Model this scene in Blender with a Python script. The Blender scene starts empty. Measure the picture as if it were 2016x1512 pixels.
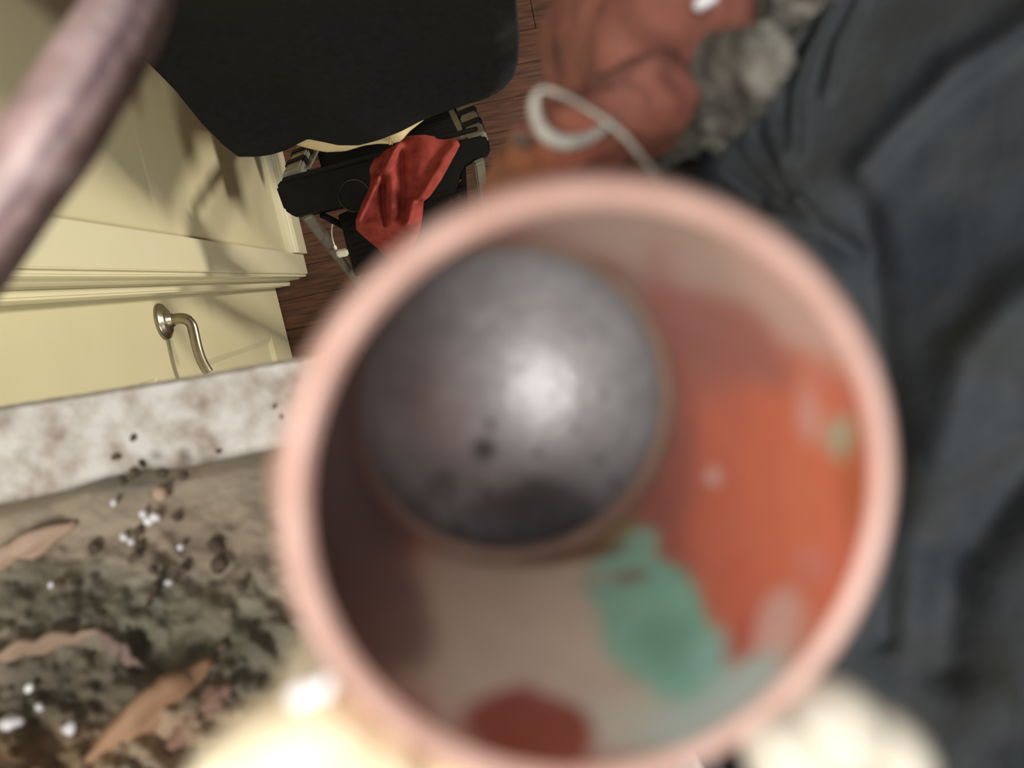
import bpy, bmesh, math, random
from mathutils import Vector, Matrix, noise
random.seed(7)
S = bpy.context.scene
C = S.collection
# ------------------------------------------------------------------ camera
FPX, CX, CY, H = 1500.0, 1008.0, 756.0, 2.357      # focal length in pixels of the 2016x1512 photo, camera height
def basis(yaw, nx=887, ny=545):                     # nx, ny: where a plumb line converges
    d = Vector(((nx-CX)/FPX, -(ny-CY)/FPX, -1)); Z = -d.normalized()
    v = Vector((math.sin(yaw), math.cos(yaw), 0)); Y = (v - v.dot(Z)*Z).normalized(); X = Y.cross(Z)
    return Matrix((X, Y, Z))
M = basis(math.radians(-12))
CAM = Vector((0, 0, H))
def ray(px, py): return M @ Vector(((px-CX)/FPX, -(py-CY)/FPX, -1.0))
def atz(px, py, z): r = ray(px, py); return CAM + r*((z-H)/r.z)
def atx(px, py, x): r = ray(px, py); return CAM + r*(x/r.x)
def atd(px, py, d): return CAM + ray(px, py)*d
def proj(p): c = M.transposed() @ (Vector(p)-CAM); return CX+FPX*c.x/-c.z, CY-FPX*c.y/-c.z
cam = bpy.data.cameras.new('camera'); co = bpy.data.objects.new('camera', cam); C.objects.link(co)
co.matrix_world = Matrix.Translation(CAM) @ M.to_4x4()
cam.sensor_width = 36; cam.lens = 36*FPX/2016; cam.clip_start = 0.005
cam.dof.use_dof = True; cam.dof.focus_distance = 1.75; cam.dof.aperture_fstop = cam.lens/2.36; cam.dof.aperture_blades = 0
S.camera = co
# ------------------------------------------------------------------ light
w = bpy.data.worlds.new('world'); S.world = w; w.use_nodes = True
w.node_tree.nodes['Background'].inputs[0].default_value = (0.9, 0.95, 1, 1)
w.node_tree.nodes['Background'].inputs[1].default_value = 0.10
def lamp(name, loc, power, color, size):
    l = bpy.data.lights.new(name, 'POINT'); l.energy = power; l.color = color; l.shadow_soft_size = size
    o = bpy.data.objects.new(name, l); C.objects.link(o); o.location = loc; return o
lamp('room_lamp', (1.5, 0.40, 1.16), 104, (1, 0.91, 0.74), 0.13)
lamp('room_fill', (1.25, -0.95, 1.7), 55, (1, 0.95, 0.80), 0.25)  # unseen fill light, added to lift the shaded wall
lamp('phone_torch', CAM + M @ Vector((-0.012, -0.008, 0.002)), 0.16, (1, 0.94, 0.88), 0.007)
lamp('overhead_fill', (-0.20, -0.13, 3.1), 31, (1, 0.94, 0.88), 0.14)  # unseen overhead light, added to brighten the slab and things near the pipe
S.view_settings.view_transform = 'Standard'; S.view_settings.look = 'None'
S.view_settings.gamma = 1; S.view_settings.use_curve_mapping = False; S.view_settings.exposure = 0.0
# ------------------------------------------------------------------ materials
def lin(c): return tuple(((v/255)/12.92 if v/255 <= 0.04045 else ((v/255+0.055)/1.055)**2.4) for v in c) + (1,)
def mat(name, cols, rough=0.6, scale=40.0, metal=0.0, bump=0.0, bscale=None, detail=5, stretch=None, attr=None, spec=0.5, mixf=0.35, lo=0.3, hi=0.7):
    m = bpy.data.materials.new(name); m.use_nodes = True; nt = m.node_tree; N = nt.nodes; L = nt.links
    b = N['Principled BSDF']; b.inputs['Roughness'].default_value = rough; b.inputs['Metallic'].default_value = metal
    b.inputs['Specular IOR Level'].default_value = spec
    tc = N.new('ShaderNodeTexCoord'); mp = N.new('ShaderNodeMapping'); L.new(tc.outputs['Object'], mp.inputs[0])
    if stretch: mp.inputs['Scale'].default_value = stretch
    nz = N.new('ShaderNodeTexNoise'); nz.inputs['Scale'].default_value = scale; nz.inputs['Detail'].default_value = detail
    L.new(mp.outputs[0], nz.inputs['Vector'])
    rp = N.new('ShaderNodeValToRGB'); L.new(nz.outputs[0], rp.inputs[0])
    e = rp.color_ramp.elements
    while len(e) < len(cols): e.new(0.5)
    for i, c in enumerate(cols):
        e[i].position = lo + (hi-lo)*i/max(1, len(cols)-1); e[i].color = lin(c)
    out = rp.outputs[0]
    if attr:
        at = N.new('ShaderNodeAttribute'); at.attribute_name = attr
        mx = N.new('ShaderNodeMix'); mx.data_type = 'RGBA'; mx.blend_type = 'MIX'; mx.inputs[0].default_value = mixf
        L.new(at.outputs['Color'], mx.inputs[6]); L.new(out, mx.inputs[7]); out = mx.outputs[2]
    L.new(out, b.inputs['Base Color'])
    if bump:
        n2 = N.new('ShaderNodeTexNoise'); n2.inputs['Scale'].default_value = bscale or scale*2; n2.inputs['Detail'].default_value = 6
        L.new(mp.outputs[0], n2.inputs['Vector'])
        bp = N.new('ShaderNodeBump'); bp.inputs['Strength'].default_value = bump; bp.inputs['Distance'].default_value = 0.002
        L.new(n2.outputs[0], bp.inputs['Height']); L.new(bp.outputs[0], b.inputs['Normal'])
    return m
M_paint = mat('cream_paint', [(206,199,166), (211,204,172)], 0.45, 6)
M_trim = mat('cream_trim', [(216,210,180), (221,215,186)], 0.35, 6)
M_floor = mat('red_oak', [(46,26,17), (76,46,32), (96,60,43)], 0.45, 9, stretch=(1.2, 14, 14), detail=8, bump=0.25, bscale=40)
M_nickel = mat('brushed_nickel', [(150,142,126), (168,160,142)], 0.3, 60, metal=0.95)
M_blackp = mat('black_plastic', [(9,9,9), (17,17,17)], 0.6, 50, spec=0.2, bump=0.2, bscale=300)
M_alu = mat('aluminium', [(150,147,138), (172,168,158)], 0.4, 30, metal=0.55)
M_red = mat('red_microfibre', [(128,52,48), (162,74,66)], 0.95, 60, bump=0.8, bscale=900, spec=0.1)
M_shirt = mat('black_cotton', [(21,22,25), (28,29,32)], 0.95, 100, bump=0.3, bscale=700, spec=0.15)
M_khaki = mat('khaki_cotton', [(196,178,140), (206,190,152)], 0.9, 60, bump=0.3, bscale=500)
M_skin = mat('skin', [(190,140,115), (200,150,125)], 0.55, 30)
M_hair = mat('hair', [(35,25,20), (50,38,30)], 0.6, 80)
M_shoe = mat('shoe_leather', [(40,32,28), (52,42,36)], 0.5, 60)
M_navy = mat('dark_cloth', [(56,63,70), (74,79,84), (66,69,66)], 0.9, 45, bump=0.3, bscale=600, spec=0.2)
M_slab = mat('speckled_plaster', [(150,136,124), (186,176,164), (212,208,200), (232,230,226)], 0.85, 95, bump=0.6, bscale=260, detail=9, lo=0.24, hi=0.62)
M_bed = mat('debris', [(88,84,74), (118,112,98), (150,138,118), (176,164,146)], 0.9, 60, bump=0.5, bscale=260, attr='Col', mixf=0.3, detail=7, lo=.25, hi=.75)
M_splint = mat('splinter_wood', [(176,148,128), (206,180,160)], 0.8, 40, stretch=(1, 1, 1))
M_stick = mat('weathered_stick', [(88,66,64), (160,136,134), (206,186,184)], 0.5, 160, stretch=(1, 1, 1), bump=0.4, attr='Col', mixf=0.3)
M_foam = mat('cream_foam', [(250,236,196), (255,246,220)], 0.8, 60)
M_foamw = mat('white_foam', [(208,203,188), (216,211,198)], 0.8, 60)
M_brick = mat('red_masonry', [(92,52,44), (128,78,66), (150,100,88)], 0.9, 70, bump=0.3, bscale=200, detail=7, attr='Col', mixf=0.5)
M_mortar = mat('grey_mortar', [(66,66,60), (104,102,94), (146,144,134)], 0.9, 160, bump=.5, bscale=300)
M_wire = mat('pale_wire', [(140,136,126), (180,176,166), (212,210,198)], 0.6, 120)
M_crystal = mat('white_chip', [(235,235,240), (250,250,255)], 0.25, 60)
M_dark = mat('dark_crumb', [(78,66,56), (108,94,80)], 0.9, 200)
M_tube = mat('copper_patina', [(150,88,70), (205,150,130)], 0.42, 220, metal=0.15, attr='Col', mixf=0.12, bump=0.15, bscale=500)
M_rim = mat('cut_copper', [(172,136,124), (190,158,148)], 0.45, 200, metal=0.1)
M_cap = mat('grey_cap', [(96,96,98), (150,150,153)], 0.43, 260, metal=0.3, attr='Col', mixf=0.2, bump=0.12, bscale=500)
M_white = mat('white_nylon', [(225,222,212), (235,232,224)], 0.5, 50)
# ------------------------------------------------------------------ helpers
def link(name, me, m, parent=None, smooth=False):
    o = bpy.data.objects.new(name, me); C.objects.link(o)
    if m: me.materials.append(m)
    if parent: o.parent = parent; o.matrix_parent_inverse = parent.matrix_world.inverted()
    if smooth:
        for p in me.polygons: p.use_smooth = True
    return o
def bmobj(name, bm, m, parent=None, smooth=False):
    bmesh.ops.recalc_face_normals(bm, faces=bm.faces)
    me = bpy.data.meshes.new(name); bm.to_mesh(me); bm.free(); return link(name, me, m, parent, smooth)
def tag(o, label=None, cat=None, group=None, kind=None):
    if label: o['label'] = label
    if cat: o['category'] = cat
    if group: o['group'] = group
    if kind: o['kind'] = kind
    return o
def empty(name, loc, label=None, cat=None, group=None, kind=None):
    o = bpy.data.objects.new(name, None); C.objects.link(o); o.location = loc; o.empty_display_size = 0.02
    bpy.context.view_layer.update(); return tag(o, label, cat, group, kind)
def box(bm, lo, hi, bevel=0.0, mtx=None):
    r = bmesh.ops.create_cube(bm, size=1)
    lo = Vector(lo); hi = Vector(hi)
    for v in r['verts']:
        v.co = Vector([(lo[i]+hi[i])/2 + v.co[i]*(hi[i]-lo[i]) for i in range(3)])
    if bevel:
        es = list({e for v in r['verts'] for e in v.link_edges})
        nb = bmesh.ops.bevel(bm, geom=es, offset=bevel, segments=2, affect='EDGES')
        vs = {v for f in nb['faces'] for v in f.verts} | {v for v in r['verts'] if v.is_valid}
    else: vs = r['verts']
    if mtx:
        for v in vs: v.co = mtx @ v.co
    return vs
def frame_mtx(a, b, up=(0, 0, 1)):                 # local x from a to b
    x = (b-a).normalized(); y = Vector(up).cross(x).normalized(); z = x.cross(y)
    return Matrix((x, y, z)).transposed().to_4x4()
def bar(name, a, b, wy, wz, m, parent, up=(0, 0, 1), bevel=0.003):
    bm = bmesh.new(); a = Vector(a); b = Vector(b)
    mt = Matrix.Translation(a) @ frame_mtx(a, b, up)
    box(bm, (0, -wy/2, -wz/2), ((b-a).length, wy/2, wz/2), bevel, mt)
    return bmobj(name, bm, m, parent)
def crom(P, n):
    P = [Vector(p) for p in P]; out = []
    Q = [2*P[0]-P[1]] + P + [2*P[-1]-P[-2]]
    for i in range(1, len(Q)-2):
        for k in range(n):
            t = k/n; a, b, c, d = Q[i-1:i+3]
            out.append(0.5*((2*b)+(c-a)*t+(2*a-5*b+4*c-d)*t*t+(3*b-a-3*c+d)*t**3))
    return out + [P[-1]]
def sweep(path, rad, seg=10, prof=None, bm=None, cap=True):
    bm = bm or bmesh.new(); rings = []; prev = None
    for i, p in enumerate(path):
        t = (path[min(i+1, len(path)-1)] - path[max(i-1, 0)]).normalized()
        if prev is None: prev = t.orthogonal()
        nrm = (prev - prev.dot(t)*t).normalized(); prev = nrm; bn = t.cross(nrm); ring = []
        for k in range(seg):
            a = 2*math.pi*k/seg; r = rad(i/(len(path)-1)) if callable(rad) else rad
            if prof: r *= prof(a, i/(len(path)-1))
            ring.append(bm.verts.new(p + (nrm*math.cos(a)+bn*math.sin(a))*r))
        rings.append(ring)
    for i in range(len(rings)-1):
        for k in range(seg): bm.faces.new((rings[i][k], rings[i][(k+1) % seg], rings[i+1][(k+1) % seg], rings[i+1][k]))
    if cap: bm.faces.new(rings[0]); bm.faces.new(rings[-1])
    return bm
def poly_at(P, t):                                  # point on polyline by arc length
    L = [0]
    for a, b in zip(P, P[1:]): L.append(L[-1]+math.dist(a, b))
    d = t*L[-1]
    for i in range(len(P)-1):
        if d <= L[i+1] or i == len(P)-2:
            k = (d-L[i])/max(1e-9, L[i+1]-L[i]); return tuple(P[i][j]+(P[i+1][j]-P[i][j])*k for j in range(len(P[i])))
def lathe(bm, prof, seg=48, mtx=None):              # prof: (r, z) list
    rings = []
    for r, z in prof:
        rings.append([bm.verts.new((r*math.cos(2*math.pi*k/seg), r*math.sin(2*math.pi*k/seg), z)) for k in range(seg)] if r > 1e-6 else [bm.verts.new((0, 0, z))])
    for a, b in zip(rings, rings[1:]):
        for k in range(seg):
            k2 = (k+1) % seg
            if len(a) == 1: bm.faces.new((a[0], b[k], b[k2]))
            elif len(b) == 1: bm.faces.new((a[k], a[k2], b[0]))
            else: bm.faces.new((a[k], a[k2], b[k2], b[k]))
    if mtx: bmesh.ops.transform(bm, matrix=mtx, verts=bm.verts)
    return bm
def colour(me, fn):                                 # vertex colours from a function of position
    at = me.color_attributes.new('Col', 'FLOAT_COLOR', 'POINT')
    for i, v in enumerate(me.vertices): at.data[i].color = lin(fn(v.co))
def fbm(p, f, oct=4): return noise.fractal(Vector(p)*f, 0.6, 2.0, oct)
def star(center, axes, rz=0.0, sub=4, namp=0.0, nf=60.0, lobes=(), seed=0.0, flat=None, pw=2.0):   # lumpy rounded solid
    bm = bmesh.new(); bmesh.ops.create_icosphere(bm, subdivisions=sub, radius=1)
    R = Matrix.Rotation(rz, 3, 'Z')
    for v in bm.verts:
        d = v.co.normalized()
        k = 1/((abs(d.x)**pw+abs(d.y)**pw+abs(d.z)**pw)**(1/pw))
        r = k
        for (lx, ly, lz, amt, wd) in lobes:
            c = max(0, d.dot(Vector((lx, ly, lz)).normalized())); r += amt*math.exp(-(1-c)/wd)
        p = Vector((d.x*axes[0], d.y*axes[1], d.z*axes[2]))*r
        p = R @ p
        if namp: p += d*namp*fbm(p+Vector((seed, seed*2, 0)), nf)
        v.co = Vector(center)+p
    return bm
SETT = 'structure'
# ------------------------------------------------------------------ floor
fl = empty('floor', (0.4, 0.3, 0), kind=SETT)
bm = bmesh.new(); box(bm, (-0.6, -1.6, -0.05), (2.6, 2.2, -0.013)); bmobj('subfloor', bm, M_dark, fl)
y = -1.5; row = 0; meshes = {}
while y < 2.1:
    xs = [-0.56, 0.25+random.uniform(-0.5, 0.5), 1.5]
    for a, b in zip(xs, xs[1:]):
        bm = bmesh.new(); box(bm, (a+0.0006, y+0.0006, -0.0128), (b-0.0006, y+0.0894, random.uniform(-0.0004, 0.0002)), 0.001)
        bmobj('plank', bm, M_floor, fl)
    y += 0.09; row += 1
# ------------------------------------------------------------------ wall, trim, door
XW, XD, XC = -0.432, -0.52, -0.417
bm = bmesh.new(); box(bm, (XW-0.10, 0.152, 0), (XW, 2.2, 2.35)); wl = bmobj('wall_left', bm, M_paint); tag(wl, kind=SETT)
bm = bmesh.new(); box(bm, (XW-0.10, 0.086, 2.04), (XW, 0.152, 2.35)); box(bm, (XW-0.10, -0.80, 2.04), (XW, 0.086, 2.35)); box(bm, (XW-0.10, -1.6, 0), (XW, -0.8, 2.35)); tag(bmobj('wall_door_side', bm, M_paint), kind=SETT)
bm = bmesh.new()                                    # baseboard profile swept along the wall
prof = [(XW, 0), (-0.405, 0), (-0.405, 0.118), (-0.409, 0.124), (-0.409, 0.132), (-0.415, 0.138), (-0.415, 0.146), (-0.421, 0.153), (-0.426, 0.163), (XW, 0.165)]
A = [bm.verts.new((x, 0.153, z)) for x, z in prof]; B = [bm.verts.new((x, 2.2, z)) for x, z in prof]
for i in range(len(prof)): j = (i+1) % len(prof); bm.faces.new((A[i], A[j], B[j], B[i]))
bm.faces.new(A); bm.faces.new(B); tag(bmobj('baseboard_left', bm, M_trim), kind=SETT)
tr = empty('trim_1', (XC, 0.11, 0), kind=SETT)
bm = bmesh.new(); box(bm, (XW-0.02, 0.094, 0), (XC, 0.152, 2.1), 0.0015); bmobj('casing_board', bm, M_trim, tr)
bm = bmesh.new(); box(bm, (XW-0.03, 0.087, 0), (XC-0.006, 0.094, 2.06), 0.002); bmobj('casing_bead', bm, M_trim, tr)
bm = bmesh.new(); box(bm, (XD+0.002, 0.0835, 0), (XW-0.012, 0.094, 2.05), 0.001); bmobj('jamb', bm, M_trim, tr)
bm = bmesh.new(); box(bm, (XD+0.004, 0.070, 0), (XD+0.045, 0.0835, 2.04), 0.003); bmobj('door_stop', bm, M_trim, tr)
pc = atx(535, 665, XD); pu = atx(308, 742, XD)      # lower corners of the two door panels
door = empty('door_1', (XD, 0.08, 0.008), kind=SETT)
yl, yr = 0.080, -0.76; py0 = pc.y; py1 = yr+(yl-pc.y); zb = max(0.12, pc.z); zlt = 0.80; zut = 1.90; zub = max(0.98, pu.z)
bm = bmesh.new(); X0, X1 = XD-0.035, XD
for (a, b, c, d) in ((py0, yl, 0.008, 2.03), (yr, py1, 0.008, 2.03), (py1, py0, 0.008, zb), (py1, py0, zlt, zub), (py1, py0, zut, 2.03)):
    box(bm, (X0, a, c), (X1, b, d))
bmobj('door_leaf', bm, M_paint, door)
for (c, d) in ((zb, zlt), (zub, zut)):
    bm = bmesh.new(); rings = []
    for (ins, dx) in ((0, 0), (0.006, -0.004), (0.014, -0.010), (0.024, -0.011), (0.05, -0.005), (0.052, -0.004)):
        rings.append([bm.verts.new((XD+dx, yy, zz)) for yy, zz in ((py0-ins, c+ins), (py0-ins, d-ins), (py1+ins, d-ins), (py1+ins, c+ins))])
    for a, b in zip(rings, rings[1:]):
        for i in range(4): j = (i+1) % 4; bm.faces.new((a[i], a[j], b[j], b[i]))
    bm.faces.new(rings[-1]); bmobj('door_panel', bm, M_paint, door)
hp = atx(323, 633, XD+0.004)
hd = empty('door_handle', hp); hd.parent = door; hd.matrix_parent_inverse = door.matrix_world.inverted()
mt = Matrix.Translation((XD, hp.y, hp.z)) @ Matrix.Rotation(math.pi/2, 4, 'Y')
bm = lathe(bmesh.new(), [(0, 0), (0.033, 0), (0.033, 0.004), (0.031, 0.007), (0.026, 0.009), (0.025, 0.011), (0.02, 0.013), (0.013, 0.014), (0.012, 0.02), (0, 0.02)], 48, mt)
bmobj('rosette', bm, M_nickel, hd, True)
pth = [Vector((XD+x, hp.y+yy, hp.z+z)) for x, yy, z in ((0.012, 0, 0), (0.030, 0, 0), (0.042, -0.004, 0), (0.049, -0.015, 0), (0.050, -0.032, 0.002), (0.050, -0.055, 0.005), (0.051, -0.078, 0.005), (0.054, -0.096, 0.002), (0.056, -0.104, 0.0))]
bmobj('lever', sweep(crom(pth, 6), lambda t: 0.0092 if t > .3 else 0.0098, 20), M_nickel, hd, True)
# ------------------------------------------------------------------ stepladder
ZT = 0.95
tl, trr = atz(555, 393, ZT), atz(962, 284, ZT)
ld = empty('stepladder', ((tl.x+trr.x)/2, (tl.y+trr.y)/2, 0), 'black and silver stepladder with a red rag over its plastic top', 'ladder')
u = (trr-tl).normalized(); v_ = Vector((-u.y, u.x, 0))
def lp(a, b, z): p = tl + u*a + v_*b; return Vector((p.x, p.y, z))
Wt = (trr-tl).length
def prism(bm, pts, z0, z1, bevel=0.0):
    a = [bm.verts.new(Vector((p.x, p.y, z0))) for p in pts]; b = [bm.verts.new(Vector((p.x, p.y, z1))) for p in pts]; n = len(pts)
    for i in range(n): bm.faces.new((a[i], a[(i+1) % n], b[(i+1) % n], b[i]))
    bm.faces.new(a); bm.faces.new(b)
    if bevel: bmesh.ops.bevel(bm, geom=[e for e in bm.edges], offset=bevel, segments=2, affect='EDGES')
bm = bmesh.new()
prism(bm, [lp(-0.002, -0.018, 0), lp(0.012, -0.034, 0), lp(0.10, -0.034, 0), lp(0.135, -0.062, 0), lp(0.30, -0.062, 0), lp(0.325, -0.02, 0), lp(Wt, -0.014, 0), lp(Wt+0.003, 0.01, 0), lp(Wt-0.006, 0.018, 0), lp(0.01, 0.034, 0), lp(-0.004, 0.024, 0)], ZT-0.045, ZT, 0.004)
top = bmobj('ladder_top', bm, M_blackp, ld)
bm = bmesh.new(); box(bm, (0.012, 0.026, 0), (Wt-0.012, 0.034, 0.012), 0.002, Matrix.Translation(lp(0, 0, ZT)) @ frame_mtx(tl, trr)); bmobj('top_lip', bm, M_blackp, top)
cc = lp(0.125, -0.026, ZT)
bm = lathe(bmesh.new(), [(0.029, 0.0), (0.029, 0.003), (0.0265, 0.003), (0.0265, -0.0), (0.029, 0.0)], 40, Matrix.Translation(cc)); bmobj('cup_ring', bm, mat('shiny_black', [(22,22,22), (30,30,30)], .22, 40), top, True)
bm = lathe(bmesh.new(), [(0, 0.0008), (0.0262, 0.0008), (0.0262, 0.0002)], 40, Matrix.Translation(cc)); bmobj('cup_well', bm, M_blackp, top)
fa, fb = atz(577, 348, ZT-0.02), atz(607, 284, 0.70)
ga, gb = atz(942, 276, ZT-0.02), atz(912, 206, 0.70)
def ext(a, b, z): return a + (b-a)*((z-a.z)/(b.z-a.z))
for a, b in ((fa, fb), (ga, gb)):
    rl = bar('front_rail', a, ext(a, b, 0.03), 0.022, 0.034, M_alu, ld, up=(1, 0.2, 0))
    for z in (0.875, 0.80):
        p = ext(a, b, z); q = ext(a, b, z-0.03); bar('rail_clamp', p, q, 0.027, 0.040, M_blackp, rl, up=(1, 0.2, 0))
    p = ext(a, b, 0.05); q = ext(a, b, 0.0); bar('rubber_foot', p, q, 0.03, 0.045, M_blackp, rl, up=(1, 0.2, 0))
    # inner hinge brace beside the rail
    sgn = 1 if a is fa else -1
    p = ext(a, b, 0.90)+u*0.022*sgn; q = ext(a, b, 0.72)+u*0.028*sgn; bar('hinge_brace', p, q, 0.004, 0.012, M_alu, ld, up=(1, 0.2, 0), bevel=0.001)
def step(z, dep, back):
    a, b = ext(fa, fb, z), ext(ga, gb, z)
    s = empty('step', (a+b)/2); s.parent = ld; s.matrix_parent_inverse = ld.matrix_world.inverted()
    mt_ = Matrix.Translation(a) @ frame_mtx(a, b); Ls = (b-a).length
    bm = bmesh.new(); box(bm, (0.012, -dep, -0.03), (Ls-0.012, back, 0), 0.003, mt_); bmobj('tread', bm, M_blackp, s)
    yy = -dep+0.008
    while yy < back-0.006:
        bm = bmesh.new(); box(bm, (0.016, yy, 0.0), (Ls-0.016, yy+0.004, 0.0022), 0, mt_); bmobj('tread_rib', bm, M_blackp, s); yy += 0.011
    return s
step(0.70, 0.055, 0.065); step(0.30, 0.06, 0.06)
ra, rb = atz(602, 420, ZT-0.03), atz(748, 612, 0.02)
sa, sb = atz(940, 312, ZT-0.03), atz(968, 545, 0.02)
for a, b in ((ra, rb), (sa, sb)):
    lg = bar('rear_leg', a, b, 0.024, 0.020, M_alu, ld, up=(1, 0.25, 0))
    bar('rubber_foot', ext(a, b, 0.05), ext(a, b, 0.0), 0.03, 0.028, M_blackp, lg, up=(1, 0.25, 0))
# fold-down shelf between the rear legs
pa, pb = atz(672, 440, 0.90), atz(700, 545, 0.55); qa, qb = atz(918, 330, 0.90), atz(925, 470, 0.55)
bm = bmesh.new(); vs = []
for off in (0, -0.018):
    nrm = (pb-pa).cross(qa-pa).normalized(); nrm = nrm if nrm.z > 0 else -nrm
    vs.append([bm.verts.new(p+nrm*off) for p in (pa, qa, qb, pb)])
for i in range(4): j = (i+1) % 4; bm.faces.new((vs[0][i], vs[0][j], vs[1][j], vs[1][i]))
bm.faces.new(vs[0]); bm.faces.new(vs[1]); bmesh.ops.bevel(bm, geom=bm.edges[:], offset=0.002, segments=2, affect='EDGES')
shelf = bmobj('fold_down_shelf', bm, M_blackp, ld)
for k in range(9):
    t = 0.08+k*0.105; a = pa.lerp(pb, t)+nrm*0.001; b = qa.lerp(qb, t)+nrm*0.001
    bar('shelf_rib', a.lerp(b, 0.04), a.lerp(b, 0.96), 0.004, 0.004, M_blackp, shelf, up=nrm, bevel=0)
for s in (0.86, 0.93):
    for t in (0.1, 0.3, 0.5):
        p = pa.lerp(pb, t).lerp(qa.lerp(qb, t), s); z_ = nrm; x_ = (qa-pa).normalized(); y_ = z_.cross(x_)
        bmobj('shelf_hole', lathe(bmesh.new(), [(0.006, 0.0), (0.006, 0.002), (0.0045, 0.002), (0.0045, 0.0005), (0, 0.0005)], 16, Matrix.Translation(p) @ Matrix((x_, y_, z_)).transposed().to_4x4()), M_dark, shelf)
bar('diagonal_strut', atz(632, 422, 0.91), atz(690, 452, 0.84), 0.012, 0.012, M_blackp, ld)
pth = [atz(656, 436, 0.88), atz(653, 455, 0.85), atz(656, 475, 0.82), atz(661, 490, 0.80)]
bmobj('cable_tie', sweep(crom(pth, 6), lambda t: 0.0012 if t < .85 else 0.003, 8), M_white, ld, True)
bm = bmesh.new(); p = atz(674, 498, 0.74); box(bm, p-Vector((0.012, 0.008, 0.006)), p+Vector((0.012, 0.008, 0.006)), 0.003); bmobj('leg_bracket', bm, M_white, ld)
# ------------------------------------------------------------------ red rag: folded sheet lying over the ladder top
Lb = [(782, 284), (757, 296), (736, 312), (727, 332), (729, 352), (726, 370), (712, 400), (700, 432), (701, 452), (720, 470), (742, 488), (775, 520)]
Rb = [(800, 268), (836, 265), (868, 271), (901, 276), (906, 286), (890, 316), (868, 356), (846, 388), (834, 396), (833, 416), (828, 450), (800, 520)]
def rag_h(px, py):
    h = 0.0
    def ridge(ax, ay, bx, by, wd, amp):
        t = max(0, min(1, ((px-ax)*(bx-ax)+(py-ay)*(by-ay))/((bx-ax)**2+(by-ay)**2)))
        d = math.hypot(px-(ax+(bx-ax)*t), py-(ay+(by-ay)*t)); return amp*math.exp(-(d/wd)**2)
    h += ridge(783, 287, 745, 352, 8, 0.016) + ridge(742, 355, 706, 432, 9, 0.018)
    h += ridge(768, 300, 772, 420, 13, 0.010) - ridge(752, 345, 757, 440, 6, 0.010)
    h += ridge(896, 285, 834, 390, 14, 0.012) + ridge(812, 400, 800, 440, 10, 0.012) - ridge(790, 300, 796, 430, 7, 0.006)
    h += ridge(835, 300, 820, 360, 30, 0.008)
    return 1.7*h + 0.003*noise.noise(Vector((px*.03, py*.03, 0)))
bm = bmesh.new(); n1, n2 = 90, 70; G = []
for i in range(n1+1):
    t = i/n1; l = poly_at(Lb, t); r = poly_at(Rb, t); rowv = []
    for j in range(n2+1):
        s = j/n2; px = l[0]+(r[0]-l[0])*s; py = l[1]+(r[1]-l[1])*s
        ed = min(s, 1-s, t*1.2, 1.0)*2
        z = ZT+0.004+0.014*min(1, ed*3) + rag_h(px, py)
        z -= max(0, py-440)*0.0009
        rowv.append(bm.verts.new(atz(px, py, z)))
    G.append(rowv)
for i in range(n1):
    for j in range(n2): bm.faces.new((G[i][j], G[i+1][j], G[i+1][j+1], G[i][j+1]))
rag = bmobj('red_cloth', bm, M_red, None, True); sm = rag.modifiers.new('thick', 'SOLIDIFY'); sm.thickness = 0.003; sm.offset = -1
tag(rag, 'crumpled red microfibre rag lying over the black ladder top', 'cloth')
# ------------------------------------------------------------------ person on the ladder (head and arms are above the frame)
person = empty('person', (-0.13, 0.45, 0.30), 'person in a black T-shirt and khaki trousers standing at the stepladder', 'person')
def skin_body(name, verts, edges, radii, m, parent, sub=2):
    me = bpy.data.meshes.new(name); me.from_pydata(verts, edges, []); o = link(name, me, m, parent)
    md = o.modifiers.new('skin', 'SKIN'); md.use_smooth_shade = True
    for i, r in enumerate(radii):
        d = me.skin_vertices[0].data[i]; rr = r if isinstance(r, tuple) else (r, r); d.radius = rr; d.use_root = (i == 0)
    s = o.modifiers.new('sub', 'SUBSURF'); s.levels = sub; s.render_levels = sub; return o
V = [(-.13, .40, 1.0), (-.13, .42, 1.22), (-.14, .44, 1.48), (-.145, .45, 1.62), (-.145, .44, 1.70), (-.145, .42, 1.80), (-.145, .42, 1.93)]
R = [(.15, .10), (.14, .10), (.16, .10), (.10, .08), (.055, .055), (.07, .085), (.075, .09)]
E = [(0, 1), (1, 2), (2, 3), (3, 4), (4, 5), (5, 6)]
for sx in (-1, 1):
    k = len(V); V += [(-.145+sx*.16, .45, 1.58), (-.145+sx*.21, .42, 1.80), (-.145+sx*.20, .40, 2.02), (-.145+sx*.19, .385, 2.07)]
    R += [.055, .042, .03, .03]; E += [(3, k), (k, k+1), (k+1, k+2), (k+2, k+3)]
    k = len(V); V += [(-.13+sx*.10, .42, .92), (-.13+sx*.10, .46, .68), (-.13+sx*.095, .47, .38), (-.13+sx*.095, .41, .335)]
    R += [.085, .06, .04, .035]; E += [(0, k), (k, k+1), (k+1, k+2), (k+2, k+3)]
body = skin_body('body', V, E, R, M_skin, person)
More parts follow.
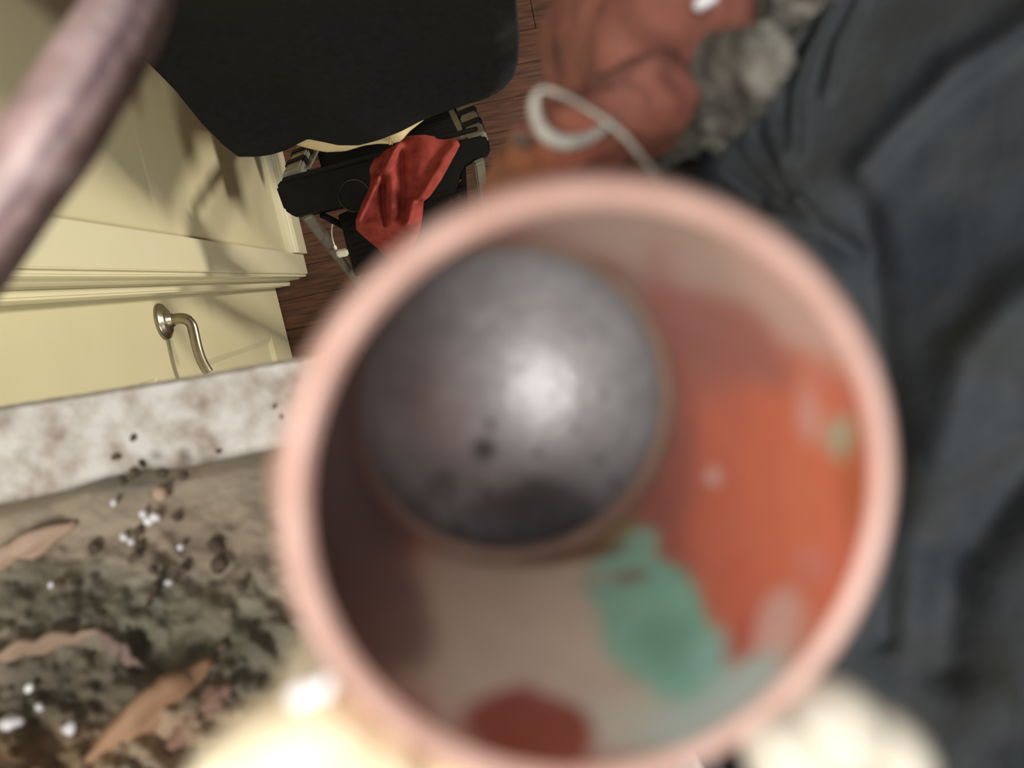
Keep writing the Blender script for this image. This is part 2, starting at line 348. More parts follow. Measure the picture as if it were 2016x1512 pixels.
for sx in (-1, 1):                                   # hands: palm, four fingers and a thumb
    b0 = Vector((-.145+sx*.19, .385, 2.06)); hv = [tuple(b0), tuple(b0+Vector((0, -.01, .05)))]; he = [(0, 1)]; hr = [(.026, .014), (.03, .013)]
    hand = skin_body('hand', hv, he, hr, M_skin, body, 1)
    for f in range(4):
        base = b0+Vector(((f-1.5)*.018, -.01, .055)); ln = (.06, .07, .066, .05)[f]
        bmobj('finger', sweep(crom([base-Vector((0, 0, .012)), base+Vector((0, -.008, ln*.45)), base+Vector((0, -.028, ln*.8)), base+Vector((0, -.045, ln*.85))], 4), lambda t: 0.0088-.002*t, 10), M_skin, body, True)
    base = b0+Vector((-sx*.026, -.006, .012)); bmobj('thumb', sweep(crom([base, base+Vector((-sx*.02, -.018, .02)), base+Vector((-sx*.022, -.04, .032))], 4), lambda t: .0105-.002*t, 10), M_skin, body, True)
hc = Vector((-.145, .42, 1.885))
bm = star(hc+Vector((0, .012, .03)), (.088, .104, .10), sub=4, namp=.006, nf=40)
bmesh.ops.bisect_plane(bm, geom=bm.verts[:]+bm.edges[:]+bm.faces[:], plane_co=hc+Vector((0, -.03, .02)), plane_no=Vector((0, -.8, -.6)), clear_outer=True)
bmobj('hair', bm, M_hair, person, True)
for sx in (-1, 1):
    bmobj('ear', star(hc+Vector((sx*.085, .005, -.02)), (.012, .02, .032), sub=3), M_skin, person, True)
    bmobj('eye', star(hc+Vector((sx*.032, -.092, -.005)), (.012, .008, .008), sub=3), M_white, person, True)
bmobj('nose', star(hc+Vector((0, -.10, -.03)), (.014, .02, .026), sub=3), M_skin, person, True)
bmobj('mouth', star(hc+Vector((0, -.088, -.07)), (.026, .01, .008), sub=3), M_red, person, True)
# T-shirt: a cloth tube; its front carries long soft folds, its hem is wavy
HEM = [(470, 309), (500, 308), (535, 303), (562, 296), (585, 285), (606, 275), (630, 279), (665, 285), (705, 284), (745, 274), (790, 258), (830, 239), (875, 222), (920, 206), (962, 191), (992, 174)]
Ls = [(470, 309), (440, 286), (398, 244), (345, 178), (280, 112), (190, 20), (40, -140)]
Rs = [(992, 174), (1011, 152), (1020, 122), (1023, 70), (1018, 10), (1008, -70), (1000, -150)]
def sh(s, t):
    l = poly_at(Ls, t); r = poly_at(Rs, t); hm = poly_at(HEM, s)
    px = l[0]+(r[0]-l[0])*s; py = l[1]+(r[1]-l[1])*s
    k = (1-t)**2
    px += k*(hm[0]-(Ls[0][0]+(Rs[0][0]-Ls[0][0])*s)); py += k*(hm[1]-(Ls[0][1]+(Rs[0][1]-Ls[0][1])*s))
    return px, py
bm = bmesh.new(); n1, n2 = 70, 110; G = []
for i in range(n1+1):
    t = i/n1; z = 1.09+0.62*t; rowv = []
    for j in range(n2+1):
        s = j/n2; px, py = sh(s, t); p = atz(px, py, z)
        q = s*7 + 1.6*t + 0.6*math.sin(3*t+s*4)
        fold = 0.010*math.sin(q*2.1)*(0.3+0.7*(1-t)) + 0.007*math.sin(t*19+1.2*math.sin(s*3))**3 + 0.004*noise.noise(Vector((px*.01, py*.01, 2)))
        if 0 < s < 1: p += Vector((0.1, -1, 0.45)).normalized()*fold*min(1, 12*min(s, 1-s))*min(1, 6*t+.15)
        rowv.append(bm.verts.new(p))
    a, b = rowv[0].co.copy(), rowv[-1].co.copy()
    for k in range(1, 24):
        f = k/24; c = b.lerp(a, f) + Vector((0, 0.27*math.sin(math.pi*f)**0.6, 0)); rowv.append(bm.verts.new(c))
    G.append(rowv)
nn = len(G[0])
for i in range(n1):
    for j in range(nn): bm.faces.new((G[i][j], G[i][(j+1) % nn], G[i+1][(j+1) % nn], G[i+1][j]))
topc = bm.verts.new(sum((x.co for x in G[-1]), Vector())/nn + Vector((0, 0, 0.02)))
for j in range(nn): bm.faces.new((G[-1][j], G[-1][(j+1) % nn], topc))
shirt = bmobj('t_shirt', bm, M_shirt, person, True); shirt['label'] = 'black T-shirt with a loose wavy hem'
sm = shirt.modifiers.new('thick', 'SOLIDIFY'); sm.thickness = 0.004; sm.offset = -1
for sx in (-1, 1):
    a = Vector((-.145+sx*.13, .45, 1.60)); b = Vector((-.145+sx*.195, .425, 1.74))
    bmobj('sleeve', sweep([a, a.lerp(b, .5), b], lambda t: .08-.02*t, 20), M_shirt, person, True)
# trousers
WF = [(545, 262), (575, 283), (600, 291), (640, 300), (680, 298), (716, 287), (745, 283), (768, 284), (790, 278), (806, 259), (840, 232), (900, 205)]
bm = bmesh.new(); rings = []
for (z, sc, dy) in ((1.085, 1.0, .035), (1.072, 1.0, .008), (1.055, 1.0, 0), (1.045, 1.0, .001), (1.0, 0.98, .03), (.93, .95, .07), (.86, .9, .10)):
    fr = [atz(*poly_at(WF, j/40), 1.05) for j in range(41)]
    mid = sum(fr, Vector())/41
    ring = [Vector(((p.x-mid.x)*sc+mid.x, p.y+dy, z)) for p in fr]
    a, b = ring[0], ring[-1]
    ring += [b.lerp(a, k/20)+Vector((0, .24*math.sin(math.pi*k/20)**.6, 0)) for k in range(1, 20)]
    rings.append([bm.verts.new(p) for p in ring])
for a, b in zip(rings, rings[1:]):
    for j in range(len(a)): bm.faces.new((a[j], a[(j+1) % len(a)], b[(j+1) % len(b)], b[j]))
bm.faces.new(rings[-1]); bm.faces.new(rings[0]); trs = bmobj('trousers', bm, M_khaki, person, True)
bar('belt_loop', atz(768, 283, 1.062), atz(770, 272, 1.09), 0.010, 0.006, M_khaki, trs)
for sx in (-1, 1):
    pth = crom([Vector((-.13+sx*.10, .45, .95)), Vector((-.13+sx*.10, .475, .68)), Vector((-.13+sx*.095, .485, .39))], 8)
    bmobj('trouser_leg', sweep(pth, lambda t: .098-.03*t, 24, lambda a, t: 1+.04*math.sin(3*a+9*t)), M_khaki, trs, True)
    sh_ = star((-.13+sx*.095, .455, .337), (.042, .115, .035), sub=3, lobes=((0, .5, 1, .5, .15),)); bmobj('shoe', sh_, M_shoe, person, True)
# ------------------------------------------------------------------ plaster slab with broken edge
ZS = 2.072
edge = [(-1500, 1052), (-700, 922), (-200, 842), (0, 808), (120, 790), (250, 769), (380, 748), (480, 730), (590, 711), (650, 690), (760, 600), (900, 520), (1080, 460), (1230, 420), (1260, 300), (1220, 190), (1250, 60), (1290, -80), (1300, -500), (3800, -500), (3800, 3600), (-1500, 3600)]
bm = bmesh.new(); pts = []
for i in range(len(edge)):
    a = edge[i]; b = edge[(i+1) % len(edge)]; n = max(1, int(math.dist(a, b)/9)) if i < 18 else 4
    for k in range(n):
        px = a[0]+(b[0]-a[0])*k/n; py = a[1]+(b[1]-a[1])*k/n
        if 1 < i < 10: py += 2.2*noise.noise(Vector((px*.05, 0, 3))) + 1.6*noise.noise(Vector((px*.2, 0, 3)))
        pts.append(atz(px, py, ZS))
a = [bm.verts.new(p) for p in pts]; b = [bm.verts.new(p-Vector((0, 0, .022))) for p in pts]
for i in range(len(pts)): j = (i+1) % len(pts); bm.faces.new((a[i], a[j], b[j], b[i]))
bm.faces.new(a); bm.faces.new(b)
tag(bmobj('plaster_slab', bm, M_slab), 'pale speckled plaster slab with a broken white edge, lower left beneath the debris', 'slab')
# loose debris lying on the slab: a continuous bed of dust and grit
top_b = [(-420, 1070), (0, 1008), (90, 988), (170, 962), (240, 948), (330, 944), (420, 926), (540, 902), (640, 860), (820, 900)]
def bed_depth(px, py, t):
    q = Vector((px, py, 0)); return 0.266-0.108*t-(0.007*fbm(q, .006, 5)+0.0016*fbm(q+Vector((300, 100, 0)), .022, 4))*min(1, 5*t)
def bedcol(px, py):
    n_ = noise.noise(Vector((px*.008, py*.008, 1))); c = Vector((186, 174, 154))
    def blob(x, y, rx, ry, col, k=1.0):
        nonlocal c
        wgt = k*math.exp(-(((px-x)/rx)**2+((py-y)/ry)**2)); c = c.lerp(Vector(col), min(1, wgt))
    blob(430, 1080, 200, 80, (158, 142, 124)); blob(480, 1270, 220, 120, (116, 112, 98), .95); blob(200, 1200, 170, 70, (120, 120, 106), .9)
    blob(60, 1180, 120, 60, (104, 104, 88), .8); blob(140, 1350, 170, 80, (66, 62, 52), 1); blob(300, 1340, 120, 60, (84, 80, 66), .9)
    blob(380, 1250, 140, 60, (98, 98, 80), .8); blob(60, 1480, 200, 60, (130, 96, 62), .9); blob(430, 1440, 160, 60, (176, 140, 108), .8); blob(230, 945, 70, 30, (120, 120, 120), .6)
    return tuple(max(20, min(235, v*(1+.18*n_))) for v in c)
bm = bmesh.new(); n1, n2 = 120, 150; G = []
for i in range(n1+1):
    t = i/n1; rowv = []
    for j in range(n2+1):
        s = j/n2; p0 = poly_at(top_b, s); px = p0[0]; py = p0[1]+(1800-p0[1])*t
        d = bed_depth(px, py, t); p = atd(px, py, d)
        if i == 0: p.z = ZS-0.004
        rowv.append(bm.verts.new(p))
    G.append(rowv)
for i in range(n1):
    for j in range(n2): bm.faces.new((G[i][j], G[i+1][j], G[i+1][j+1], G[i][j+1]))
def skirt(line):
    lo = [bm.verts.new((v.co.x, v.co.y, ZS-0.006)) for v in line]
    for k in range(len(line)-1): bm.faces.new((line[k], line[k+1], lo[k+1], lo[k]))
skirt(G[-1]); skirt([r[0] for r in G]); skirt([r[-1] for r in G])
bed = bmobj('debris_bed', bm, M_bed, None, True); colour(bed.data, lambda p: bedcol(*proj(p)))
tag(bed, 'heap of grey green dusty debris on the plaster slab, lower left', 'debris', kind='stuff')
def bed_d(px, py):
    best = None
    for s in range(0, 101):
        p0 = poly_at(top_b, s/100)
        if best is None or abs(p0[0]-px) < best[0]: best = (abs(p0[0]-px), p0[1])
    return bed_depth(px, py, max(0, min(1, (py-best[1])/(1800-best[1]))))
# splinters
def splinter(x0, y0, x1, y1, wpx, lift, label, m=M_splint, tip=.2):
    d0, d1 = bed_d(x0, y0)-lift, bed_d(x1, y1)-lift
    a, b = atd(x0, y0, d0), atd(x1, y1, d1); r0 = wpx/2*d0/FPX
    path = [a.lerp(b, k/14)+Vector((0, .002*noise.noise(Vector((k*.5, y0, 7))), .0015*noise.noise(Vector((k*.4, x0, 0))))) for k in range(15)]
    o = bmobj('wood_splinter', sweep(path, lambda t: r0*(tip+(1-tip)*min(1, 3*t, 3*(1-t))), 24, lambda an, t: .72+.5*max(abs(math.cos(an)), .35)**6+.06*math.cos(5*an+x0)+.20*noise.noise(Vector((math.cos(an)*1.8, math.sin(an)*1.8, t*5+x0)))), m, None, True)
    return tag(o, label, 'splinter', 'wood splinters in the debris')
splinter(-60, 1135, 150, 1030, 60, .001, 'wide pinkish wood splinter just below the pale slab at the left edge')
splinter(-40, 1300, 200, 1240, 44, .001, 'greyish tan splinter low at the left edge above the dark hollow', mat('grey_splinter', [(150,128,108), (172,150,130)], .85, 60))
splinter(190, 1245, 275, 1310, 34, .001, 'short dull mauve splinter right of the dark hollow', mat('mauve_splinter', [(118,100,92), (138,118,110)], .85, 60))
splinter(170, 1500, 420, 1300, 104, .001, 'thick orange tan splinter pointing up right beside the cream foam', mat('orange_splinter', [(156,120,92), (186,150,120)], .85, 70))
splinter(330, 1480, 455, 1350, 60, .001, 'dull brown splinter behind the cream foam lump', mat('brown_splinter', [(128,100,84), (150,120,104)], .85, 70))
splinter(285, 1200, 318, 1130, 14, .002, 'thin dark twig lying on the grit left of the pipe', M_dark, .6)
# white chips and dark crumbs
def chip(px, py, r, m, name, label, cat, group, lift=.002, seed=1.0):
    d = bed_d(px, py)-lift
    rr = r*d/FPX; o = bmobj(name, star(atd(px, py, d), (rr, rr*.8, rr*.8), seed, 2, rr*.5, 1.2/rr, seed=seed), m, None, True)
    return tag(o, label, cat, group)
for k, (px, py, r, lb) in enumerate(((282, 1012, 10, 'upper left white chip of the bright cluster on the grit'), (292, 1026, 11, 'lowest white chip of the bright cluster on the grit'), (304, 1018, 10, 'right hand white chip of the bright cluster on the grit'),
        (224, 990, 8, 'small white chip just below the grey slab edge'), (243, 1058, 9, 'faint white chip left of the dark crumbs'), (258, 1068, 7, 'faint white chip touching the dark crumbs'), (100, 1152, 7, 'tiny pink white chip at the far left'), (355, 1078, 7, 'tiny white chip in the middle of the brown grit'), (332, 1146, 8, 'tiny white chip above the thin twig'),
        (58, 1355, 11, 'grey white chip upper of two in the dark hollow'), (78, 1392, 9, 'grey white chip lower of two in the dark hollow'), (22, 1425, 20, 'large pale chip at the lower left edge'), (138, 1435, 14, 'greyish pale chip below the dark hollow'))):
    chip(px, py, r, M_crystal, 'white_chip', lb, 'chip', 'white chips in the debris', .003, k+1.3)
for k, (px, py, r, lb) in enumerate(((598, 1368, 30, 'bright white chip left of a pair beside the pipe base'), (640, 1355, 26, 'bright white chip right of a pair beside the pipe base'))):
    d = .052; rr = r*d/FPX; tag(bmobj('white_chip', star(atd(px, py, d), (rr, rr*.7, rr*.9), k, 3, rr*.3, 1/rr), M_crystal, None, True), lb, 'chip', 'white chips in the debris')
pb_ = chip(315, 972, 17, M_splint, 'tan_pebble', 'round tan pebble on the line between slab and grit', 'pebble', None, .004, 2)
for k, (px, py, r) in enumerate(((275, 1046, 12), (276, 1075, 11), (265, 1098, 14), (186, 1080, 16), (360, 1120, 13), (427, 1075, 20), (430, 1112, 20), (300, 1122, 10), (118, 1148, 9), (348, 1020, 10), (475, 1155, 12), (440, 1275, 14), (265, 930, 12), (322, 932, 12), (240, 945, 10), (360, 936, 10))):
    chip(px, py, r, M_dark, 'dark_crumb', 'dark brown crumb on the line where slab and grit meet' if py < 960 else 'dark brown crumb among the white chips on the grit' if px < 320 else 'dark brown crumb on the grit between chips and pipe', 'crumb', 'crumbs along the slab line' if py < 960 else 'crumbs among the white chips' if px < 320 else 'crumbs near the pipe', .001, k*1.7)
# crumbs on the slab face
for k, (px, py, r, m) in enumerate(((228, 900, 9, M_dark), (262, 862, 8, M_dark), (280, 912, 8, M_dark), (430, 888, 6, M_dark), (540, 800, 5, M_dark), (552, 820, 5, M_dark))):
    p = atz(px, py, ZS+.001); rr = r*.29/FPX; tag(bmobj('dark_crumb', star(p, (rr, rr*.7, rr*.6), k, 2, rr*.4, 1/rr), m, None, True), 'dark speck at the right end of the pale slab beside the pipe' if px > 500 else 'dark brown crumb lying on the pale face of the slab', 'crumb', 'dark specks at the slab end' if px > 500 else 'dark crumbs on the slab face')
# ------------------------------------------------------------------ copper pipe
RC = atd(1196, 990, 0.0505); RO = 631*0.0505/FPX; RI = RO-0.0018
cp = empty('copper_pipe', (RC.x, RC.y, ZS), 'wide copper pipe seen from above into its open patinated mouth', 'pipe')
TILT = Vector((-.063, .004, -1)).normalized(); mt = Matrix.Translation(RC) @ Vector((0, 0, -1)).rotation_difference(TILT).to_matrix().to_4x4()
n1, n2 = 96, 320
DEP = 0.052
def pcol(p):
    px, py = proj(p); base = Vector((168, 104, 86)); c = base
    def blob(x, y, rx, ry, rot, col, k=1.0, sharp=2.0):
        nonlocal c
        ca, sa_ = math.cos(math.radians(rot)), math.sin(math.radians(rot)); dx, dy = px-x, py-y
        wob = 1+.22*noise.noise(Vector((px*.012, py*.012, x*.1)))
        q = math.sqrt(((dx*ca+dy*sa_)/rx)**2+((-dx*sa_+dy*ca)/ry)**2)*wob
        wgt = k/(1+math.exp(min(50, (q-1)*sharp*4))); c = c.lerp(Vector(col), wgt)
    blob(1500, 950, 230, 420, -12, (222, 118, 88)); blob(1560, 900, 90, 250, 0, (228, 128, 92), .7)
    blob(1400, 620, 190, 120, 35, (166, 108, 98), .9); blob(1300, 480, 280, 75, 18, (190, 168, 152), 1); blob(1560, 600, 170, 60, 48, (212, 178, 164), 1)
    blob(1300, 860, 70, 300, 0, (160, 92, 80), .8); blob(1262, 690, 26, 150, -8, (150, 140, 122), .8)
    blob(980, 1260, 260, 190, 20, (208, 203, 186), 1, 2.5); blob(1150, 1200, 120, 150, -20, (214, 210, 190), .9)
    blob(1260, 1410, 250, 70, -14, (206, 212, 198), 1); blob(1410, 1375, 190, 62, -35, (192, 216, 208), 1)
    blob(1290, 1225, 165, 105, 52, (132, 208, 184), 1, 5); blob(1240, 1090, 70, 40, -35, (146, 212, 190), .9, 4); blob(1320, 1270, 70, 55, 40, (104, 178, 154), .7)
    blob(1400, 1290, 60, 40, -40, (150, 214, 204), .7); blob(1200, 1055, 70, 18, -30, (142, 132, 82), .9, 3); blob(1120, 1090, 110, 18, -8, (112, 84, 62), .8, 3)
    blob(1180, 1140, 40, 20, -10, (176, 196, 178), .8, 4); blob(1240, 1135, 40, 16, -10, (140, 110, 92), .6, 4)
    blob(1040, 1440, 130, 75, 8, (138, 58, 42), 1, 5); blob(1470, 1250, 60, 26, -60, (198, 78, 60), .8)
    blob(1660, 865, 34, 42, 0, (176, 190, 160), .95, 4); blob(1590, 800, 22, 75, 0, (222, 148, 132), .9, 4); blob(1592, 830, 18, 40, 0, (226, 178, 166), .8, 4)
    blob(1403, 938, 17, 18, 0, (234, 188, 176), 1, 8); blob(1600, 1110, 36, 40, 0, (222, 138, 120), .8, 4); blob(1530, 1220, 40, 70, 30, (228, 184, 170), .95, 3)
    blob(1680, 960, 20, 110, 0, (168, 88, 46), .7, 3); blob(1100, 520, 140, 26, 10, (120, 88, 76), .6); blob(700, 900, 130, 420, 10, (64, 52, 49), .94); blob(760, 1230, 90, 110, 0, (90, 66, 62), .8)  # last two dark blobs paint shade into the left inner wall
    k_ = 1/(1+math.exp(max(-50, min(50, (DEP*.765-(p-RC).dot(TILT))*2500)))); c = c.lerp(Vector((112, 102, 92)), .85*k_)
    return tuple(c)
bm = bmesh.new(); rings = []
prof = []
for i in range(n1+1):
    t = i/n1; z = -0.0008-DEP*t; r = RI
    if t > .80: r = RI-0.0009                       # soldered inner step near the cap
    prof.append((r, z))
lathe(bm, prof, n2, mt)
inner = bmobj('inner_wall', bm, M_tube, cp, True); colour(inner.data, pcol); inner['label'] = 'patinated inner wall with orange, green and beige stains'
bm = lathe(bmesh.new(), [(RI, -0.0008), (RI+0.0006, 0), (RO-0.0007, 0), (RO, -0.0009), (RO, -0.004), (RO, -(RC.z-ZS)+0.002), (RO-0.0015, -(RC.z-ZS)+0.0002)], 160, mt)
outer = bmobj('outer_wall', bm, M_rim, cp, True)
# torn collar below the mouth, on the near left
bm = bmesh.new(); k = 120; rr = []
for (dr, dz) in ((0.0002, -.003), (.0014, -.0042), (.0027, -.011), (.0030, -.030), (.0002, -.034)):
    ring = []
    for j in range(k):
        an = 2*math.pi*j/k; q = max(0, math.cos(an-math.radians(206)))**1.2
        r = RO+0.0002+dr*q*(1.15+.35*noise.noise(Vector((math.cos(an)*4, math.sin(an)*4, dz*100))))
        ring.append(bm.verts.new(RC+Vector((r*math.cos(an), r*math.sin(an), dz))))
    rr.append(ring)
for a, b in zip(rr, rr[1:]):
    for j in range(k): bm.faces.new((a[j], a[(j+1) % k], b[(j+1) % k], b[j]))
bmobj('collar', bm, mat('rough_copper', [(176,132,116), (206,172,156)], .6, 180, metal=.1, bump=.5), cp, True)
# rounded grey end cap closing the pipe, seen from inside
def ccol(p):
    px, py = proj(p); c = Vector((138, 138, 141))
    n_ = fbm(p, 420, 4)
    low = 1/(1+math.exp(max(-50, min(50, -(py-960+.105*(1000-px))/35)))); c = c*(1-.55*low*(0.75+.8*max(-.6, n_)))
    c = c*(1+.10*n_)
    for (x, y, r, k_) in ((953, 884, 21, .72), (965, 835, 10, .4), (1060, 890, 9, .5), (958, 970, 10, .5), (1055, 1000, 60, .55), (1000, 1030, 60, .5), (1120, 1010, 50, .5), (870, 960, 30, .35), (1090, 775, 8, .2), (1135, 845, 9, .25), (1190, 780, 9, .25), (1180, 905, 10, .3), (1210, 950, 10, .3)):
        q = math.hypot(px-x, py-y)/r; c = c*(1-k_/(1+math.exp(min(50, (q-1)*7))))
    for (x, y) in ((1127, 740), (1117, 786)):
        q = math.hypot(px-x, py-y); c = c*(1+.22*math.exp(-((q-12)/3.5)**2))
    return tuple(max(8, min(240, v)) for v in c)
prof = []; rc = RI-0.0009
for i in range(61):
    a = i/60*math.pi/2; prof.append((rc*math.cos(a), -DEP*0.84-0.0135*math.sin(a)))
bm = lathe(bmesh.new(), prof, 200, mt); cap = bmobj('end_cap', bm, M_cap, cp, True); colour(cap.data, ccol); cap['label'] = 'dull grey rounded end cap with dark specks'
# ------------------------------------------------------------------ lumps of foam beside the mouth
def foam(lobes, stem, m, label):
    bm = bmesh.new()
    for k, (px, py, dd, rx, ry, rz) in enumerate(lobes):
        b2 = star(atd(px, py, dd), (rx, ry, rz), 0, 5, rx*.10, .35/rx, seed=k*2.3)
        me = bpy.data.meshes.new('lobe'); b2.to_mesh(me); b2.free(); bm.from_mesh(me); bpy.data.meshes.remove(me)
    px, py, d0, d1, r0 = stem; a, b = atd(px, py, d0), atd(px, py, d0); b.z = CAM.z-d1
    sweep([a.lerp(b, k/8) for k in range(9)], lambda t: r0*(1-.25*t), 20, lambda an, t: 1+.15*noise.noise(Vector((math.cos(an), math.sin(an), t*5))), bm)
    tag(bmobj('foam_lump', bm, m, None, True), label, 'foam', 'expanding foam lumps')
foam([(560, 1540, .054, .0072, .0056, .007), (480, 1548, .055, .0042, .0036, .005), (720, 1560, .054, .0044, .0040, .005), (880, 1600, .056, .005, .004, .005)], (600, 1580, .056, .16, .0055), M_foam, 'bright cream foam lump left below the copper pipe mouth')
foam([(1640, 1440, .055, .0036, .0036, .004), (1555, 1480, .055, .0032, .0032, .004), (1735, 1495, .055, .0034, .0036, .004), (1640, 1540, .055, .005, .004, .005)], (1640, 1520, .057, .24, .0042), M_foamw, 'white lumpy foam at the lower right of the copper pipe mouth')
# ------------------------------------------------------------------ stick across the top left corner
sp = [(-330, 940, .235), (-190, 720, .15), (-60, 505, .105), (68, 318, .098), (172, 156, .1), (252, 20, .108), (300, -120, .118), (360, -300, .13)]
pth = crom([atd(*p) for p in sp], 14)
def sprof(a, t): return 1 + .10*math.cos(2*a+.5) - .20*math.exp(-((((a-2.6+math.pi) % (2*math.pi))-math.pi)/.28)**2) - .10*math.exp(-((((a-4.2+math.pi) % (2*math.pi))-math.pi)/.2)**2) + .06*noise.noise(Vector((math.cos(a)*2, math.sin(a)*2, t*9)))
bm = sweep(pth, lambda t: .0055-.0008*t, 60, sprof)
stick = bmobj('weathered_stick', bm, M_stick, None, True)
pp = [proj(p) for p in pth]
def scol(p):
    x, y = proj(p); i = min(range(1, len(pp)-1), key=lambda k: math.hypot(pp[k][0]-x, pp[k][1]-y)); a, b = pp[i-1], pp[i+1]
    L_ = math.hypot(b[0]-a[0], b[1]-a[1]); u_ = ((x-pp[i][0])*(-(b[1]-a[1]))+(y-pp[i][1])*(b[0]-a[0]))/L_/85
    K = [(-1.2, (182,152,150)), (-.7, (200,170,168)), (-.4, (216,192,192)), (-.1, (190,164,166)), (.08, (112,92,98)), (.2, (118,98,102)), (.36, (170,146,148)), (.55, (120,98,94)), (.75, (84,68,62)), (1.2, (92,74,68))]  # dark far end: bark colour deepened with painted underside shade
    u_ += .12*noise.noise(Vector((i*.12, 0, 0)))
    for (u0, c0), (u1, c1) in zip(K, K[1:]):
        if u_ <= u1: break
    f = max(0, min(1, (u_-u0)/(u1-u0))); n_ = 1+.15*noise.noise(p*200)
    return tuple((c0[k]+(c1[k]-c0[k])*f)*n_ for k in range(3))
colour(stick.data, scol)
tag(stick, 'blurred pinkish grooved stick crossing the top left corner', 'stick')
# ------------------------------------------------------------------ masonry, mortar and wire behind the pipe mouth
def lump(name, px, py, d, rx, ry, rz, rot, m, amp, nf, label, cat, group=None, seed=1.0, sub=5, pw=3.2, cf=None):
    sx = rx*(d+.45*rz)/FPX; sy = ry*(d+.45*rz)/FPX
    o = bmobj(name, star(atd(px, py, d+rz), (sx, sy, rz), math.radians(rot)+math.radians(12), sub, amp, nf, seed=seed, pw=pw), m, None, True)
    if cf: colour(o.data, cf)
    return tag(o, label, cat, group)
def bc(p):
    px, py = proj(p); n_ = noise.noise(p*70); c = Vector((160, 96, 80))
    wgt = 1/(1+math.exp(max(-50, min(50, -(230-py+.15*(px-1150))/30)))); c = Vector((176, 112, 80)).lerp(c, wgt)
    for (x, y, r, col, k_) in ((1100, 110, 34, (70, 36, 28), .8), (1330, 190, 60, (140, 70, 58), .7), (1240, 60, 70, (166, 112, 96), .8), (1215, 170, 60, (176, 118, 108), .8), (1130, 300, 90, (190, 100, 76), .7), (1000, 310, 60, (168, 108, 50), .8)):
        c = c.lerp(Vector(col), k_*math.exp(-((px-x)**2+(py-y)**2)/r**2))
    return tuple((.85+.2*(1-wgt))*v*(1+.15*n_) for v in c)
lump('brick_chunk', 1238, 120, .128, 160, 240, .052, -14, M_brick, .0035, 60, 'blurred red brick chunk above the pipe between floor and dark cloth', 'brick', None, 1, 5, 3.4, bc)
lump('brick_chunk', 1120, 320, .118, 190, 95, .055, 8, M_brick, .003, 70, 'orange brick chunk inside the wire loop just behind the pipe rim', 'brick', None, 5, 5, 3.4, bc)
lump('mortar_clump', 1450, 40, .116, 125, 92, .06, 20, M_mortar, .004, 120, 'grey crumbly mortar clump at the top edge beside the dark cloth', 'mortar', None, 3)
lump('mortar_clump', 1300, 255, .112, 48, 85, .06, 0, M_mortar, .003, 150, 'small grey mortar clump between the wire and the dark cloth', 'mortar', None, 8)
lump('white_chip', 1388, 2, .121, 24, 14, .002, 10, M_crystal, .0004, 300, 'white chip on the grey mortar at the top edge', 'chip', None, 9, 3)
lump('dark_pebble', 1026, 276, .114, 20, 11, .002, -35, M_dark, .0004, 300, 'dark grey pebble left of the wire loop on orange brick', 'pebble', None, 4, 3)
wd = .108
wp = [(1322, 395, .12), (1288, 342, wd), (1262, 308, wd), (1232, 272, wd), (1200, 243, wd), (1165, 220, wd), (1130, 198, wd), (1095, 182, wd), (1070, 176, wd), (1056, 186, wd+.001), (1052, 210, wd+.002), (1058, 238, wd+.003), (1070, 260, wd+.003), (1092, 275, wd+.003), (1122, 280, wd+.003), (1155, 272, wd+.004), (1185, 256, wd+.004), (1214, 234, wd+.006)]
bm = sweep(crom([atd(*p) for p in wp], 8), lambda t: .00036 if t < .5 else (.00036+.0008*math.sin(math.pi*min(1, max(0, (t-.5)/.5)))), 14, lambda a, t: 1+.12*math.sin(2*a+t*160))
tag(bmobj('wire_loop', bm, M_wire, None, True), 'pale twisted wire bent into a loop over the orange brick', 'wire')
bmobj('burr', sweep([atd(1310, 378, .05), atd(1316, 366, .0505), atd(1321, 352, .053)], lambda t: .0004*(1-.5*t), 8), M_splint, cp, True)
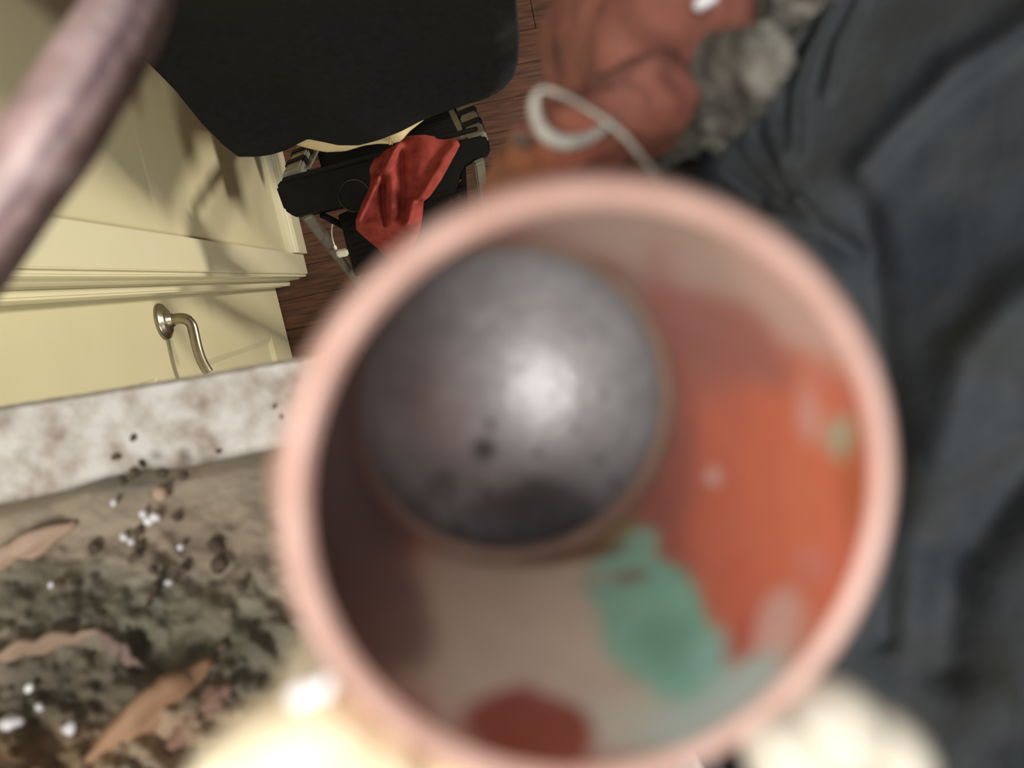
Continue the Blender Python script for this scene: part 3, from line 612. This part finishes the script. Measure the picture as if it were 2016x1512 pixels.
# ------------------------------------------------------------------ dark cloth on the right
Lc = [(1600, -160), (1562, -10), (1500, 70), (1455, 140), (1400, 225), (1352, 290), (1336, 330), (1330, 400), (1340, 520), (1400, 700), (1440, 900), (1480, 1100), (1500, 1350), (1480, 1700)]
def fold(px, py):
    h = 0
    def rd(P, wdt, amp):
        nonlocal h
        best = 1e9
        for a, b in zip(P, P[1:]):
            t = max(0, min(1, ((px-a[0])*(b[0]-a[0])+(py-a[1])*(b[1]-a[1]))/((b[0]-a[0])**2+(b[1]-a[1])**2)))
            best = min(best, math.hypot(px-a[0]-(b[0]-a[0])*t, py-a[1]-(b[1]-a[1])*t))
        h += amp*math.exp(-(best/wdt)**2)
    rd([(1668, -40), (1600, 80), (1566, 180), (1562, 300)], 17, .0035); rd([(1712, -40), (1650, 90), (1630, 180)], 15, .0022)
    rd([(1530, 160), (1515, 230), (1540, 330), (1570, 390)], 13, .0028); rd([(1465, 230), (1475, 290), (1535, 370), (1600, 420)], 12, .0028)
    rd([(1460, 130), (1455, 220), (1500, 310), (1560, 380)], 8, -.0028); rd([(1540, 130), (1600, 60)], 10, -.002)
    rd([(1360, 300), (1430, 350), (1500, 400)], 12, -.0028); rd([(1380, 340), (1440, 400)], 26, .003)
    rd([(2050, 30), (1880, 140), (1760, 260), (1700, 330)], 34, .004); rd([(1520, 430), (1620, 455), (1690, 500)], 20, .003); rd([(1700, 420), (1720, 560), (1760, 900), (1740, 1250)], 36, -.003)
    rd([(2050, 560), (1900, 700), (1850, 900)], 70, .006); rd([(2050, 900), (1880, 1100), (1860, 1300)], 60, -.005)
    return h
bm = bmesh.new(); n1, n2 = 150, 130; G = []
for i in range(n1+1):
    t = i/n1; l = poly_at(Lc, t); rowv = []
    for j in range(n2+1):
        s = (j/n2)**1.25; px = l[0]+(2500-l[0])*s; py = l[1]+(-160+1860*t-l[1])*min(1, s*2)
        d = .185 - .055*min(1, s*1.6) + .022*(1-min(1, s*14))**2
        rowv.append(bm.verts.new(atd(px, py, d-1.5*fold(px, py)-.0012*noise.noise(Vector((px*.01, py*.01, 5))))))
    G.append(rowv)
nF = len(G)
for i in range(n1):
    for j in range(n2): bm.faces.new((G[i][j], G[i+1][j], G[i+1][j+1], G[i][j+1]))
border = [r[0] for r in G] + G[-1][1:] + [r[-1] for r in reversed(G[:-1])] + list(reversed(G[0][1:-1]))
low = [bm.verts.new((v.co.x, v.co.y, ZS+.0015)) for v in border]
for k in range(len(border)): k2 = (k+1) % len(border); bm.faces.new((border[k], border[k2], low[k2], low[k]))
bm.faces.new(low)
tag(bmobj('dark_cloth', bm, M_navy, None, True), 'large dark blue grey cloth with soft folds filling the right side', 'cloth')
